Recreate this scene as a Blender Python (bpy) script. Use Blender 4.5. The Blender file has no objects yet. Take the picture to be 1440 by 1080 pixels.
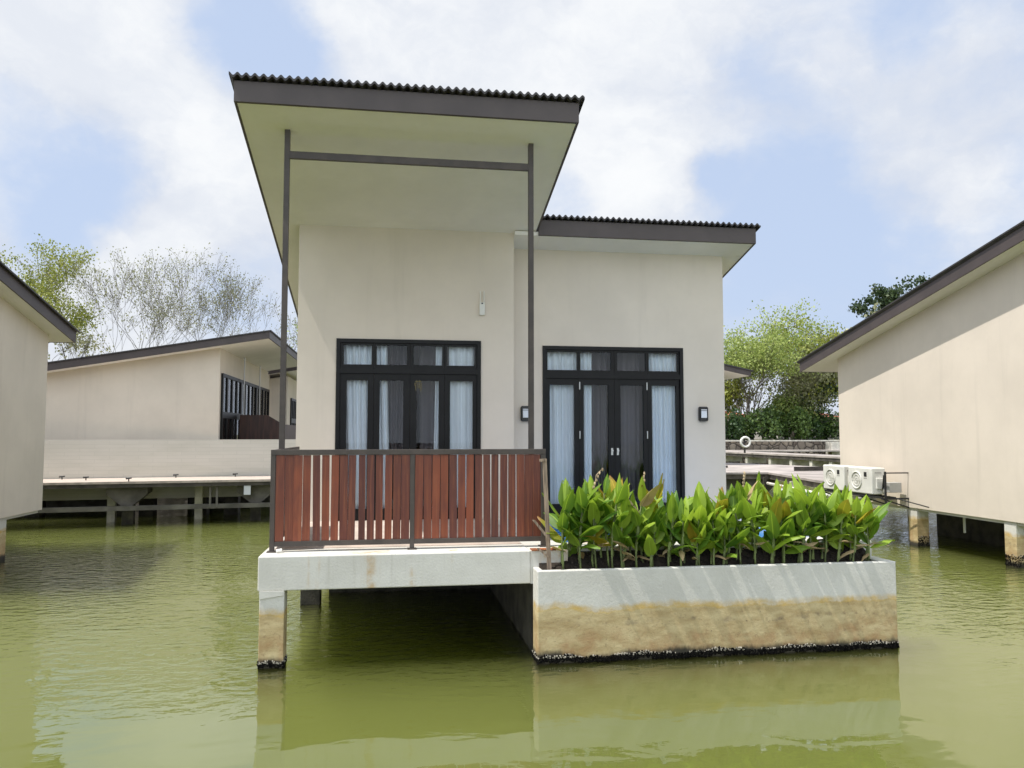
import bpy, math, random
from math import sin, cos, pi, radians, sqrt, floor
from mathutils import Vector, Matrix
random.seed(7)
S = bpy.context.scene
COL = S.collection
R = random.uniform

# ---------------------------------------------------------------- materials
def mat(name):
    m = bpy.data.materials.new(name); m.use_nodes = True
    nt = m.node_tree; nt.nodes.clear()
    return m, NT(nt)

class NT:
    def __init__(s, t): s.t = t
    def n(s, typ, props=None, **inp):
        nd = s.t.nodes.new('ShaderNode' + typ)
        for k, v in (props or {}).items(): setattr(nd, k, v)
        for k, v in inp.items():
            key = int(k[1:]) if k[0] == '_' and k[1:].isdigit() else k.replace('_', ' ')
            s.set(nd.inputs[key], v)
        return nd
    def set(s, sock, v):
        if isinstance(v, bpy.types.NodeSocket): s.t.links.new(v, sock)
        elif isinstance(v, bpy.types.Node): s.t.links.new(v.outputs[0], sock)
        elif isinstance(v, (tuple, list)) and sock.type == 'RGBA' and len(v) == 3: sock.default_value = (*v, 1)
        else: sock.default_value = v
    def math(s, op, a, b=0.0, c=0.0, clamp=False):
        return s.n('Math', {'operation': op, 'use_clamp': clamp}, _0=a, _1=b, _2=c).outputs[0]
    def vm(s, op, a, b=(0, 0, 0)):
        return s.n('VectorMath', {'operation': op}, _0=a, _1=b)
    def ramp(s, v, a, b, c=0.0, d=1.0, smooth=True):
        return s.n('MapRange', {'interpolation_type': 'SMOOTHSTEP' if smooth else 'LINEAR'}, _0=v, _1=a, _2=b, _3=c, _4=d).outputs[0]
    def mix(s, f, a, b):
        nd = s.n('Mix', {'data_type': 'RGBA'}); s.set(nd.inputs[0], f); s.set(nd.inputs[6], a); s.set(nd.inputs[7], b)
        return nd.outputs[2]
    def noise(s, vec, scale, detail=4.0, rough=0.55, out=0):
        return s.n('TexNoise', None, Vector=vec, Scale=scale, Detail=detail, Roughness=rough).outputs[out]
    def pos(s): return s.n('NewGeometry').outputs['Position']
    def scaled(s, vec, sc): return s.vm('MULTIPLY', vec, sc).outputs[0]
    def bump(s, h, strength=.2, dist=.01):
        return s.n('Bump', None, Strength=strength, Distance=dist, Height=h).outputs[0]
    def out(s, sh): s.n('OutputMaterial', None, Surface=sh)
    def bsdf(s, color, rough=.6, normal=None, **kw):
        nd = s.n('BsdfPrincipled', None, Base_Color=color, Roughness=rough)
        for k, v in kw.items(): s.set(nd.inputs[k.replace('_', ' ')], v)
        if normal is not None: s.set(nd.inputs['Normal'], normal)
        return nd.outputs[0]
M = {}
def simple(name, col, rough=.6, var=.12, vs=3.0, bump=0.0, bs=60, stretch=(1, 1, 1), **kw):
    m, t = mat(name); p = t.scaled(t.pos(), stretch)
    nz = t.noise(p, vs, 6)
    c2 = tuple(c * (1 - var * 1.6) for c in col); c1 = tuple(min(1, c * (1 + var)) for c in col)
    c = t.mix(t.ramp(nz, .3, .7), c2, c1)
    nrm = t.bump(t.noise(p, bs, 3), bump, .01) if bump else None
    t.out(t.bsdf(c, rough, nrm, **kw)); M[name] = m
    return m

def plaster(name, col, streak=.08):
    m, t = mat(name); p = t.pos()
    a = t.noise(p, .7, 5, .6); b = t.noise(t.scaled(p, (5, 5, .35)), 1.0, 5, .6); c3 = t.noise(p, 9, 4)
    c = t.mix(t.ramp(a, .3, .7), tuple(x * .93 for x in col), tuple(x * 1.03 for x in col))
    c = t.mix(t.ramp(b, .52, .8, 0, streak * 1.6), c, tuple(x * .6 for x in col))
    c = t.mix(t.ramp(c3, .35, .75, 0, .06), c, tuple(x * .8 for x in col))
    h = t.math('ADD', t.noise(p, 90, 3), t.math('MULTIPLY', t.noise(p, 3, 2), 2.0))
    t.out(t.bsdf(c, .85, t.bump(h, .14, .012))); M[name] = m
plaster('plaster_cream', (.69, .615, .525), .12)
plaster('plaster_soffit', (.90, .865, .85), .05)
plaster('plaster_white', (.64, .625, .58), .12)

# white slab edge with rust and dirt running down
m, t = mat('concrete_white'); p = t.pos()
base = t.mix(t.ramp(t.noise(p, 1.5, 6, .65), .3, .7), (.56, .545, .5), (.66, .645, .6))
sx = t.noise(t.scaled(p, (2.3, 2.3, .15)), 1.6, 4, .6)
rust = t.math('MULTIPLY', t.ramp(sx, .55, .68), t.ramp(t.noise(p, 9, 5), .35, .7))
base = t.mix(t.math('MULTIPLY', rust, .7), base, (.45, .27, .08))
base = t.mix(t.ramp(t.noise(t.scaled(p, (14, 14, .8)), 1.0, 5), .58, .8, 0, .35), base, (.36, .34, .28))
spk = t.ramp(t.noise(p, 28, 2), .74, .78, 0, .5)
base = t.mix(spk, base, (.22, .18, .12))
t.out(t.bsdf(base, .8, t.bump(t.noise(p, 45, 5), .22, .01))); M['concrete_white'] = m

# concrete standing in water: white above, tide line, tan lower band, wet foot
m, t = mat('concrete_tide'); p = t.pos()
z = t.n('SeparateXYZ', None, Vector=p).outputs[2]
zz = t.math('ADD', z, t.math('MULTIPLY', t.math('SUBTRACT', t.noise(t.scaled(p, (1, 1, .35)), 1.6, 8, .7), .5), .26))
white = t.mix(t.ramp(t.noise(p, 2, 6, .65), .3, .7), (.56, .545, .5), (.66, .645, .6))
tan = t.mix(t.ramp(t.noise(t.scaled(p, (1, 1, 3)), 2.2, 8, .68), .3, .72), (.38, .275, .13), (.62, .51, .29))
tan = t.mix(t.ramp(t.noise(p, 16, 6, .7), .55, .75, 0, .7), tan, (.22, .15, .08))
tan = t.mix(t.ramp(t.noise(p, 34, 3, .6), .68, .74, 0, .8), tan, (.12, .085, .05))
tan = t.mix(t.math('MULTIPLY', t.ramp(z, .42, .2), t.ramp(t.noise(p, 5, 6), .4, .65, 0, .5)), tan, (.36, .19, .085))
c = t.mix(t.ramp(zz, .535, .56), tan, white)
line = t.math('MULTIPLY', t.ramp(zz, .52, .55), t.ramp(zz, .63, .565))
c = t.mix(t.math('MULTIPLY', line, t.ramp(t.noise(p, 6, 4), .3, .7, .3, .9)), c, (.55, .36, .08))
edge2 = t.math('MULTIPLY', t.ramp(zz, .36, .39), t.ramp(zz, .45, .40))
c = t.mix(t.math('MULTIPLY', edge2, t.ramp(t.noise(p, 8, 4), .45, .7, 0, .6)), c, (.2, .15, .1))
c = t.mix(t.ramp(zz, .13, .05), c, (.035, .03, .02))
t.out(t.bsdf(c, .82, t.bump(t.noise(p, 38, 6, .7), .5, .012))); M['concrete_tide'] = m

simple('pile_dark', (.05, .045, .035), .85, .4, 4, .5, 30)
simple('fascia', (.068, .053, .051), .5, .1, 2, .05, 40, (1, 1, 1))
simple('roofing', (.035, .031, .032), .55, .25, 4)
simple('steel_brown', (.055, .043, .036), .5, .18, 6, .06, 60)
simple('frame_black', (.0065, .0065, .0068), .42, .2, 5, Specular_IOR_Level=.22)
simple('hinge_steel', (.5, .5, .48), .35, .05, Metallic=.7)
simple('lamp_black', (.006, .006, .007), .35, .1)
simple('lamp_glass', (.72, .74, .78), .25, .03)
simple('white_plastic', (.70, .69, .64), .4, .04)
simple('ac_white', (.74, .73, .68), .42, .06, 2)
simple('ac_grey', (.42, .41, .385), .5, .05)
simple('logo_black', (.02, .02, .022), .4, .05)
simple('gold', (.16, .13, .06), .35, .1, Metallic=.6)
simple('soil', (.022, .016, .011), .95, .4, 12, .8, 40)
simple('stalk', (.15, .19, .06), .6, .35, 8)
simple('stalk_dry', (.42, .32, .2), .8, .3, 9)
simple('mussel', (.006, .0055, .005), .85, .6, 30, Specular_IOR_Level=.1)
simple('barnacle', (.36, .33, .27), .8, .3, 30)
simple('pool_tile', (.02, .13, .55), .25, .2, 3)
simple('deck_tile', (.55, .46, .40), .75, .12, 3, .1, 30)
simple('board_top', (.52, .44, .38), .8, .15, 4, .2, 20, (1, 6, 1))
simple('board_grey', (.40, .355, .33), .8, .18, 1.2, .2, 20)
simple('board_side', (.075, .066, .056), .85, .3, 3)
simple('board_edge', (.17, .145, .125), .85, .3, 3)
simple('pier_grey', (.15, .14, .12), .9, .25, 2, .2, 20)
simple('pier_light', (.66, .63, .55), .85, .15, 3)
simple('screen_brown', (.055, .022, .014), .5, .3, 3, .1, 20, (6, 6, .5))
simple('bark', (.12, .10, .085), .9, .3, 5, .4, 25)
simple('bark_pale', (.20, .18, .16), .9, .25, 5, .3, 25)
simple('red_tile', (.42, .12, .07), .8, .2, 3)
simple('far_wall', (.45, .43, .40), .9, .1)
simple('bank', (.13, .12, .06), .95, .4, .8, .5, 6)
simple('buoy_white', (.78, .76, .72), .5, .05)
simple('rope', (.25, .16, .10), .8, .2)
simple('pvc', (.75, .75, .73), .35, .05)
simple('stake', (.30, .225, .165), .9, .3, 6, .3, 30, (8, 8, .6))
simple('cable', (.012, .012, .013), .6, .1)

# varnished slats: each slat its own tone
m, t = mat('slat_wood'); p = t.pos()
g = t.n('NewGeometry'); ri = g.outputs['Random Per Island']
off = t.vm('ADD', t.scaled(p, (34, 34, 1.6)), t.n('CombineXYZ', None, X=t.math('MULTIPLY', ri, 40), Y=0.0, Z=t.math('MULTIPLY', ri, 17)).outputs[0]).outputs[0]
gr = t.noise(off, 1.0, 6, .62)
big = t.noise(t.vm('ADD', t.scaled(p, (4, 4, 2.2)), t.n('CombineXYZ', None, X=t.math('MULTIPLY', ri, 90), Y=0.0, Z=0.0).outputs[0]).outputs[0], 1.0, 3)
c = t.mix(t.ramp(ri, .0, 1), (.062, .013, .009), (.215, .048, .017))
c = t.mix(t.ramp(big, .35, .72, 0, .75), c, (.10, .022, .014))
c = t.mix(t.ramp(gr, .42, .75, 0, .6), c, (.29, .088, .034))
c = t.mix(t.ramp(t.noise(off, 2.6, 4), .62, .8, 0, .55), c, (.05, .014, .01))
t.out(t.bsdf(c, .46, t.bump(gr, .25, .004))); M['slat_wood'] = m

# window glass, thin
m, t = mat('glass')
fr = t.n('Fresnel', None, IOR=1.3)
gl = t.n('BsdfGlossy', None, Color=(.95, .97, 1), Roughness=.015)
tr = t.n('BsdfTransparent', None, Color=(.97, .98, .98))
t.out(t.n('MixShader', None, _0=fr, _1=tr, _2=gl).outputs[0]); M['glass'] = m

def cloth(name, col, tr=.25):
    m, t = mat(name); p = t.pos()
    nz = t.noise(t.scaled(p, (9, 9, .5)), 1.0, 4)
    c = t.mix(t.ramp(nz, .3, .7), tuple(x * .88 for x in col), col)
    d = t.n('BsdfDiffuse', None, Color=c); tr = min(tr, .06); tl = t.n('BsdfTranslucent', None, Color=c)
    t.out(t.n('MixShader', None, _0=tr, _1=d, _2=tl).outputs[0]); M[name] = m
cloth('curtain_white', (.83, .91, .99)); cloth('curtain_grey', (.16, .145, .155), .05)  # white cloth with the blue of pool and sky reflection put into its colour

# leaves
def leaf_mat(name, c_a, c_b, edge=None, veins=True, trans=.35, rough=.48, vs=1.5):
    m, t = mat(name); p = t.pos()
    ri = t.n('NewGeometry').outputs['Random Per Island']
    oi = t.n('ObjectInfo').outputs['Random']
    f = t.math('ADD', t.math('MULTIPLY', ri, .6), t.math('MULTIPLY', t.noise(p, vs, 3), .55))
    f = t.math('ADD', f, t.math('MULTIPLY', t.math('SUBTRACT', oi, .5), .6))
    c = t.mix(t.ramp(f, .25, .95), c_a, c_b)
    nrm = None
    if veins:
        uv = t.n('TexCoord').outputs['UV']
        s = t.n('SeparateXYZ', None, Vector=uv)
        k = t.math('SUBTRACT', s.outputs[1], t.math('MULTIPLY', t.math('ABSOLUTE', t.math('SUBTRACT', s.outputs[0], .5)), .5))
        w = t.math('SINE', t.math('MULTIPLY', k, 120.0))
        mid = t.ramp(t.math('ABSOLUTE', t.math('SUBTRACT', s.outputs[0], .5)), .05, .02)
        c = t.mix(t.math('MULTIPLY', mid, .5), c, tuple(min(1, x * 1.7 + .03) for x in c_b))
        c = t.mix(t.ramp(w, .5, 1, 0, .12), c, tuple(x * .6 for x in c_a))
        if edge: c = t.mix(t.ramp(t.math('ADD', s.outputs[1], t.math('MULTIPLY', t.noise(p, 14, 3), .5)), .85, 1.3), c, edge)
        nrm = t.bump(w, .12, .003)
    b = t.bsdf(c, rough, nrm)
    tl = t.n('BsdfTranslucent', None, Color=t.mix(.5, c, (.30, .42, .03)) if veins else c)
    t.out(t.n('MixShader', None, _0=trans, _1=b, _2=tl.outputs[0]).outputs[0]); M[name] = m
leaf_mat('canna_leaf', (.08, .20, .02), (.38, .54, .055), trans=.48)
leaf_mat('canna_yellow', (.26, .27, .025), (.52, .36, .03), edge=(.30, .13, .03), trans=.35)
leaf_mat('canna_dry', (.30, .20, .09), (.48, .36, .2), trans=.2, rough=.8)
leaf_mat('tree_leaf', (.16, .25, .05), (.46, .53, .16), veins=False, trans=.4, vs=.35)
leaf_mat('tree_leaf_pale', (.24, .25, .13), (.48, .48, .29), veins=False, trans=.4, vs=.3)
leaf_mat('tree_leaf_dark', (.035, .065, .025), (.10, .145, .05), veins=False, trans=.3, vs=.4)
leaf_mat('tree_leaf_lime', (.17, .22, .03), (.38, .40, .07), veins=False, trans=.4, vs=.4)
leaf_mat('hedge_leaf', (.03, .07, .018), (.12, .19, .04), veins=False, trans=.25, vs=.9)

# rubble wall
m, t = mat('rubble'); p = t.pos()
q = t.vm('ADD', p, t.scaled(t.noise(p, 2, 3, out=1), (.25, .25, .25))).outputs[0]
vo = t.n('TexVoronoi', {'feature': 'F1'}, Vector=q, Scale=1.9)
ve = t.n('TexVoronoi', {'feature': 'DISTANCE_TO_EDGE'}, Vector=q, Scale=1.9)
hs = t.n('SeparateColor', None, Color=vo.outputs['Color']).outputs[0]
c = t.mix(hs, (.13, .10, .08), (.34, .285, .22))
c = t.mix(t.ramp(t.noise(p, 6, 5), .3, .8, 0, .5), c, (.2, .17, .13))
c = t.mix(t.ramp(ve.outputs['Distance'], .09, .02), c, (.06, .05, .04))
t.out(t.bsdf(c, .9, t.bump(t.ramp(ve.outputs['Distance'], 0, .2), .8, .08))); M['rubble'] = m

# painted block parapet with faint courses
m, t = mat('block_white'); p = t.pos()
br = t.n('TexBrick', None, Vector=t.scaled(t.n('CombineXYZ', None, X=t.n('SeparateXYZ', None, Vector=p).outputs[0], Y=t.n('SeparateXYZ', None, Vector=p).outputs[2], Z=0.0).outputs[0], (1, 1, 1)), Color1=(.635, .605, .54), Color2=(.60, .575, .51), Mortar=(.55, .53, .47), Scale=1.0, Mortar_Size=.006, Brick_Width=.75, Row_Height=.105)
c = t.mix(t.ramp(t.noise(t.scaled(p, (.6, 1, 3)), 1.3, 6, .65), .35, .75, 0, .4), br.outputs[0], (.46, .45, .37))
t.out(t.bsdf(c, .85, t.bump(br.outputs[1], -.25, .01))); M['block_white'] = m

# the lagoon
m, t = mat('lagoon'); p = t.pos()
sp = t.n('SeparateXYZ', None, Vector=p)
lowmask = t.noise(t.scaled(p, (1, .8, 1)), .22, 2, .5)
lee = t.ramp(t.math('ADD', sp.outputs[1], t.math('MULTIPLY', t.math('SUBTRACT', lowmask, .5), 3.0)), 6.9, 8.9, .05, 1.0)
side = t.ramp(sp.outputs[0], 4.5, 6.5)
pat = t.math('MULTIPLY', t.math('MAXIMUM', lee, t.math('MULTIPLY', side, .8)), t.ramp(lowmask, .34, .56, .3, 1.0))
warp = t.vm('ADD', p, t.scaled(t.noise(p, .6, 2, out=1), (.6, .6, 0))).outputs[0]
fine = t.noise(t.scaled(warp, (.8, 1.35, 1)), 6.0, 2, .45)
tiny = t.noise(t.scaled(warp, (.9, 1.5, 1)), 14.0, 2, .5)
mid = t.noise(t.scaled(warp, (.7, 1.3, 1)), 1.6, 2, .4)
h = t.math('ADD', t.math('MULTIPLY', t.math('ADD', t.math('POWER', fine, 1.3), t.math('MULTIPLY', tiny, .22)), t.math('MULTIPLY', pat, 1.05)), t.math('MULTIPLY', mid, .42))
nrm = t.bump(h, .5, .05)
fr = t.n('Fresnel', None, IOR=1.75, Normal=nrm)
gl = t.n('BsdfGlossy', None, Color=(1, 1, 1), Roughness=.012, Normal=nrm)
tr = t.n('BsdfTransparent', None, Color=(1, 1, 1))
surf = t.n('MixShader', None, _0=fr, _1=tr, _2=gl).outputs[0]
vs_ = t.n('VolumeScatter', None, Color=(.57, .625, .235), Density=.95, Anisotropy=0.0)
va_ = t.n('VolumeAbsorption', None, Color=(.57, .625, .235), Density=.95)
vol = t.n('AddShader', None, _0=vs_.outputs[0], _1=va_.outputs[0]).outputs[0]
t.n('OutputMaterial', None, Surface=surf, Volume=vol)
M['lagoon'] = m
m, t = mat('pool_water'); p = t.pos()
t.out(t.bsdf((.03, .22, .62), .03, t.bump(t.noise(p, 5, 3), .3, .03), IOR=1.33)); M['pool_water'] = m

# ---------------------------------------------------------------- mesh builder
class MB:
    def __init__(s): s.v = []; s.f = []; s.mi = []; s.uv = {}
    def add(s, vs, fs, mi=0):
        o = len(s.v); s.v += [tuple(x) for x in vs]
        for f in fs: s.f.append(tuple(i + o for i in f)); s.mi.append(mi)
        return o
    def box(s, x0, x1, y0, y1, z0, z1, mi=0, fn=None):
        vs = [(x, y, z) for z in (z0, z1) for y in (y0, y1) for x in (x0, x1)]
        if fn: vs = [fn(*p) for p in vs]
        s.add(vs, [(0, 2, 3, 1), (4, 5, 7, 6), (0, 1, 5, 4), (2, 6, 7, 3), (0, 4, 6, 2), (1, 3, 7, 5)], mi)
    def prism(s, poly, z0, z1, mi=0):
        n = len(poly)
        vs = [(x, y, z0) for x, y in poly] + [(x, y, z1) for x, y in poly]
        s.add(vs, [tuple(range(n - 1, -1, -1)), tuple(range(n, 2 * n))] + [(i, (i + 1) % n, n + (i + 1) % n, n + i) for i in range(n)], mi)
    def yprism(s, poly, y0, y1, mi=0):      # poly in (x, z)
        n = len(poly)
        vs = [(x, y0, z) for x, z in poly] + [(x, y1, z) for x, z in poly]
        s.add(vs, [tuple(range(n)), tuple(range(2 * n - 1, n - 1, -1))] + [(i, n + i, n + (i + 1) % n, (i + 1) % n) for i in range(n)], mi)
    def xprism(s, poly, x0, x1, mi=0):      # poly in (y, z)
        n = len(poly)
        vs = [(x0, y, z) for y, z in poly] + [(x1, y, z) for y, z in poly]
        s.add(vs, [tuple(range(n - 1, -1, -1)), tuple(range(n, 2 * n))] + [(i, (i + 1) % n, n + (i + 1) % n, n + i) for i in range(n)], mi)
    def tube(s, pts, rad, n=6, mi=0, cap=True):
        pts = [Vector(p) for p in pts]; rings = []
        if not isinstance(rad, (list, tuple)): rad = [rad] * len(pts)
        for i, p in enumerate(pts):
            d = (pts[min(i + 1, len(pts) - 1)] - pts[max(i - 1, 0)]).normalized()
            a = d.orthogonal().normalized() if i == 0 else (pa - d * pa.dot(d)).normalized()
            pa = a; b = d.cross(a)
            rings.append([p + (a * cos(2 * pi * k / n) + b * sin(2 * pi * k / n)) * rad[i] for k in range(n)])
        vs = [v for r in rings for v in r]
        fs = [(i * n + k, i * n + (k + 1) % n, (i + 1) * n + (k + 1) % n, (i + 1) * n + k) for i in range(len(pts) - 1) for k in range(n)]
        if cap: fs += [tuple(range(n - 1, -1, -1)), tuple((len(pts) - 1) * n + k for k in range(n))]
        s.add(vs, fs, mi)
    def bar(s, a, b, w, mi=0): 
        s.tube([a, b], w * .7071, 4, mi)
    def blob(s, c, r, mi=0, n=5, jit=.25):
        vs = [(c[0], c[1], c[2] + r[2])]
        for zz in (.5, -.3):
            for k in range(n):
                a = 2 * pi * k / n + zz; j = 1 + R(-jit, jit)
                q = sqrt(1 - zz * zz)
                vs.append((c[0] + r[0] * q * cos(a) * j, c[1] + r[1] * q * sin(a) * j, c[2] + r[2] * zz * j))
        vs.append((c[0], c[1], c[2] - r[2]))
        fs = [(0, 1 + k, 1 + (k + 1) % n) for k in range(n)]
        fs += [(1 + k, 1 + n + k, 1 + n + (k + 1) % n, 1 + (k + 1) % n) for k in range(n)]
        fs += [(1 + n + k, 2 * n + 1, 1 + n + (k + 1) % n) for k in range(n)]
        s.add(vs, fs, mi)
    def build(s, name, mats, parent=None, base=None, smooth=False, bevel=0, kind=None, shift=(0, 0, 0)):
        if isinstance(mats, str): mats = [mats]
        o0 = Vector(ORG[parent]) if parent is not None else Vector(base or (0, 0, 0))
        me = bpy.data.meshes.new(name)
        me.from_pydata([tuple(Vector(v) + Vector(shift) - o0) for v in s.v], [], s.f)
        for x in mats: me.materials.append(M[x])
        me.polygons.foreach_set('material_index', s.mi)
        if smooth: me.polygons.foreach_set('use_smooth', [True] * len(s.f))
        if s.uv:
            ul = me.uv_layers.new(name='UVMap')
            for li, l in enumerate(me.loops): ul.data[li].uv = s.uv.get(l.vertex_index, (.5, .5))
        me.update()
        o = bpy.data.objects.new(name, me); COL.objects.link(o)
        if parent is not None: o.parent = parent
        else: o.location = o0
        ORG[o] = tuple(o0)
        if bevel:
            b = o.modifiers.new('soften', 'BEVEL'); b.width = bevel; b.segments = 2; b.limit_method = 'ANGLE'
        if kind: o['kind'] = kind
        return o
ORG = {}
def thing(name, loc, label, cat, group=None):
    o = bpy.data.objects.new(name, None); COL.objects.link(o); o.location = loc; ORG[o] = tuple(loc)
    o.empty_display_size = .3
    tag(o, label, cat, group); return o
def tag(o, label, cat, group=None):
    o['label'] = label; o['category'] = cat
    if group: o['group'] = group
    return o
def box(name, parent, m, *a, bevel=0, base=None, kind=None, shift=(0, 0, 0)):
    b = MB(); b.box(*a); return b.build(name, m, parent, base, bevel=bevel, kind=kind, shift=shift)

# ---------------------------------------------------------------- ground, water, sky
wb = MB(); wb.box(-400, 400, -150, 500, -8, 0); wb.build('lagoon_water', 'lagoon', kind='structure')
gb = MB(); gb.box(-300, 300, 58.6, 450, -7, 1.78); gb.build('far_bank', 'bank', kind='structure')

# ---------------------------------------------------------------- villas
DECK, UND = 1.133, .779
def door_set(root, sh, x0, x1, yf, ztop, zmid, zbot, cuts, handles):
    """frame, four leaves under four top lights; cuts = pane x-ranges"""
    f = MB(); w = .055
    f.box(x0, x0 + w, yf - .02, yf + .10, zbot, ztop); f.box(x1 - w, x1, yf - .02, yf + .10, zbot, ztop)
    f.box(x0 + w, x1 - w, yf - .02, yf + .10, ztop - w, ztop); f.box(x0 + w, x1 - w, yf - .018, yf + .10, zmid - .035, zmid + .045)
    f.build('door_frame', 'frame_black', root, shift=sh)
    n = len(cuts); xs = [x0 + w] + [(cuts[i][1] + cuts[i + 1][0]) / 2 for i in range(n - 1)] + [x1 - w]
    for i, (a, b) in enumerate(cuts):
        l, r = xs[i] + .002, xs[i + 1] - .002
        for kind in ('top', 'leaf'):
            z0, z1 = (zmid + .047, ztop - w - .002) if kind == 'top' else (zbot + .01, zmid - .037)
            pz0, pz1 = (z0 + .05, z1 - .03) if kind == 'top' else (z0 + .16, z1 - .10)
            aa, bb = (a - .05, b + .05) if kind == 'top' else (a, b)
            aa, bb = max(aa, l + .025), min(bb, r - .025)
            q = MB(); y0, y1 = yf + .012, yf + .058
            q.box(l, aa, y0, y1, z0, z1); q.box(bb, r, y0, y1, z0, z1)
            q.box(aa, bb, y0, y1, z0, pz0); q.box(aa, bb, y0, y1, pz1, z1)
            o = q.build('top_light' if kind == 'top' else 'door_leaf', 'frame_black', root, shift=sh)
            g = MB(); g.box(aa - .005, bb + .005, yf + .03, yf + .036, pz0 - .005, pz1 + .005); g.build('pane', 'glass', o, shift=sh)
            if kind == 'leaf':
                if i in (1, 2):
                    hx = r - .045 if i == 1 else l + .045
                    if handles:
                        h = MB(); h.box(hx - .016, hx + .016, y0 - .008, y0 + .001, zbot + .93, zbot + 1.04)
                        h.bar((hx, y0 - .03, zbot + 1.0), (hx, y0, zbot + 1.0), .015); h.box(hx - .02, hx + .015, y0 - .04, y0 - .026, zbot + .99, zbot + 1.01)
                        h.build('handle', 'hinge_steel', o, shift=sh)
                    kx = l + .008 if i == 1 else r - .008
                    if handles:
                        for zz in (zmid - .15, zbot + 1.25, zbot + .3):
                            h = MB(); h.tube([(kx, y0 - .006, zz - .06), (kx, y0 - .006, zz + .06)], .011, 6); h.build('hinge', 'hinge_steel', o, shift=sh)

def roof_part(root, name, sh, x0, x1, y0, y1, zf, k, yref=8.95, th=.235, lefttrim=True, righttrim=True):
    P = lambda x, y, z: (x, y, zf - k * (y - yref) + z)
    s = MB(); s.box(x0 + .03, x1 - .03, y0 + .03, y1 - .03, 0, .025, 0, P)
    ro = s.build(name, 'plaster_soffit', root, shift=sh)
    f = MB()
    f.box(x0, x1, y0, y0 + .03, -.004, th, 0, P); f.box(x0, x1, y1 - .03, y1, -.004, th, 0, P)
    if lefttrim: f.box(x0, x0 + .03, y0 + .03, y1 - .03, -.004, th, 0, P)
    if righttrim: f.box(x1 - .03, x1, y0 + .03, y1 - .03, -.004, th, 0, P)
    f.build('fascia', 'fascia', ro, shift=sh)
    c = MB(); per, amp, st = .0945, .019, 8
    xa, xb = x0 - (.05 if lefttrim else -.03), x1 + (.06 if righttrim else -.03)
    N = int((xb - xa) / per * st); ya, yb = y0 - .055, y1 + .06
    top = []
    for j, y in enumerate((ya, yb)):
        for dz in (0, -.03):
            for i in range(N + 1):
                x = xa + (xb - xa) * i / N
                top.append(P(x, y, th + .045 + amp * cos(2 * pi * (x - xa) / per) + dz))
    w = N + 1; fs = []
    for i in range(N):
        fs += [(i, i + 1, 2 * w + i + 1, 2 * w + i), (w + i, 3 * w + i, 3 * w + i + 1, w + i + 1), (i, w + i, w + i + 1, i + 1), (2 * w + i, 2 * w + i + 1, 3 * w + i + 1, 3 * w + i)]
    fs += [(0, 2 * w, 3 * w, w), (N, w + N, 3 * w + N, 2 * w + N)]
    c.add(top, fs); c.build('roofing_sheet', 'roofing', ro, smooth=False, shift=sh)
    return ro

def pile(root, sh, x, y, w, top, z0=-1.5, m='concrete_tide', name='pile'):
    b = MB(); b.box(x - w / 2, x + w / 2, y, y + w, z0, top)
    o = b.build(name, m, root, shift=sh, bevel=.008)
    return o

def crust(root, sh, segs, seed=1, dens=230, zt=.09, name='mussel_crust'):
    """black mussels and pale barnacles clinging along waterline segments (x0,y0,x1,y1,nx,ny)"""
    rr = random.Random(seed); b = MB()
    for (x0, y0, x1, y1, nx, ny) in segs:
        L = sqrt((x1 - x0) ** 2 + (y1 - y0) ** 2)
        for i in range(int(L * dens)):
            u = rr.random(); z = rr.uniform(-.03, 1) ** 1 * zt + .015 * sin(u * L * 7) + .01 * sin(u * L * 23); r = rr.uniform(.004, .009)
            d = rr.uniform(0, .007)
            b.blob((x0 + (x1 - x0) * u + nx * d, y0 + (y1 - y0) * u + ny * d, z), (r * 1.1, r, r * rr.uniform(.9, 1.7)), 0 if z < zt - .018 or rr.random() < .55 else 1, 5)
    o = b.build(name, ['mussel', 'barnacle'], root, shift=sh); o['kind'] = 'stuff'
    return o

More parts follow.
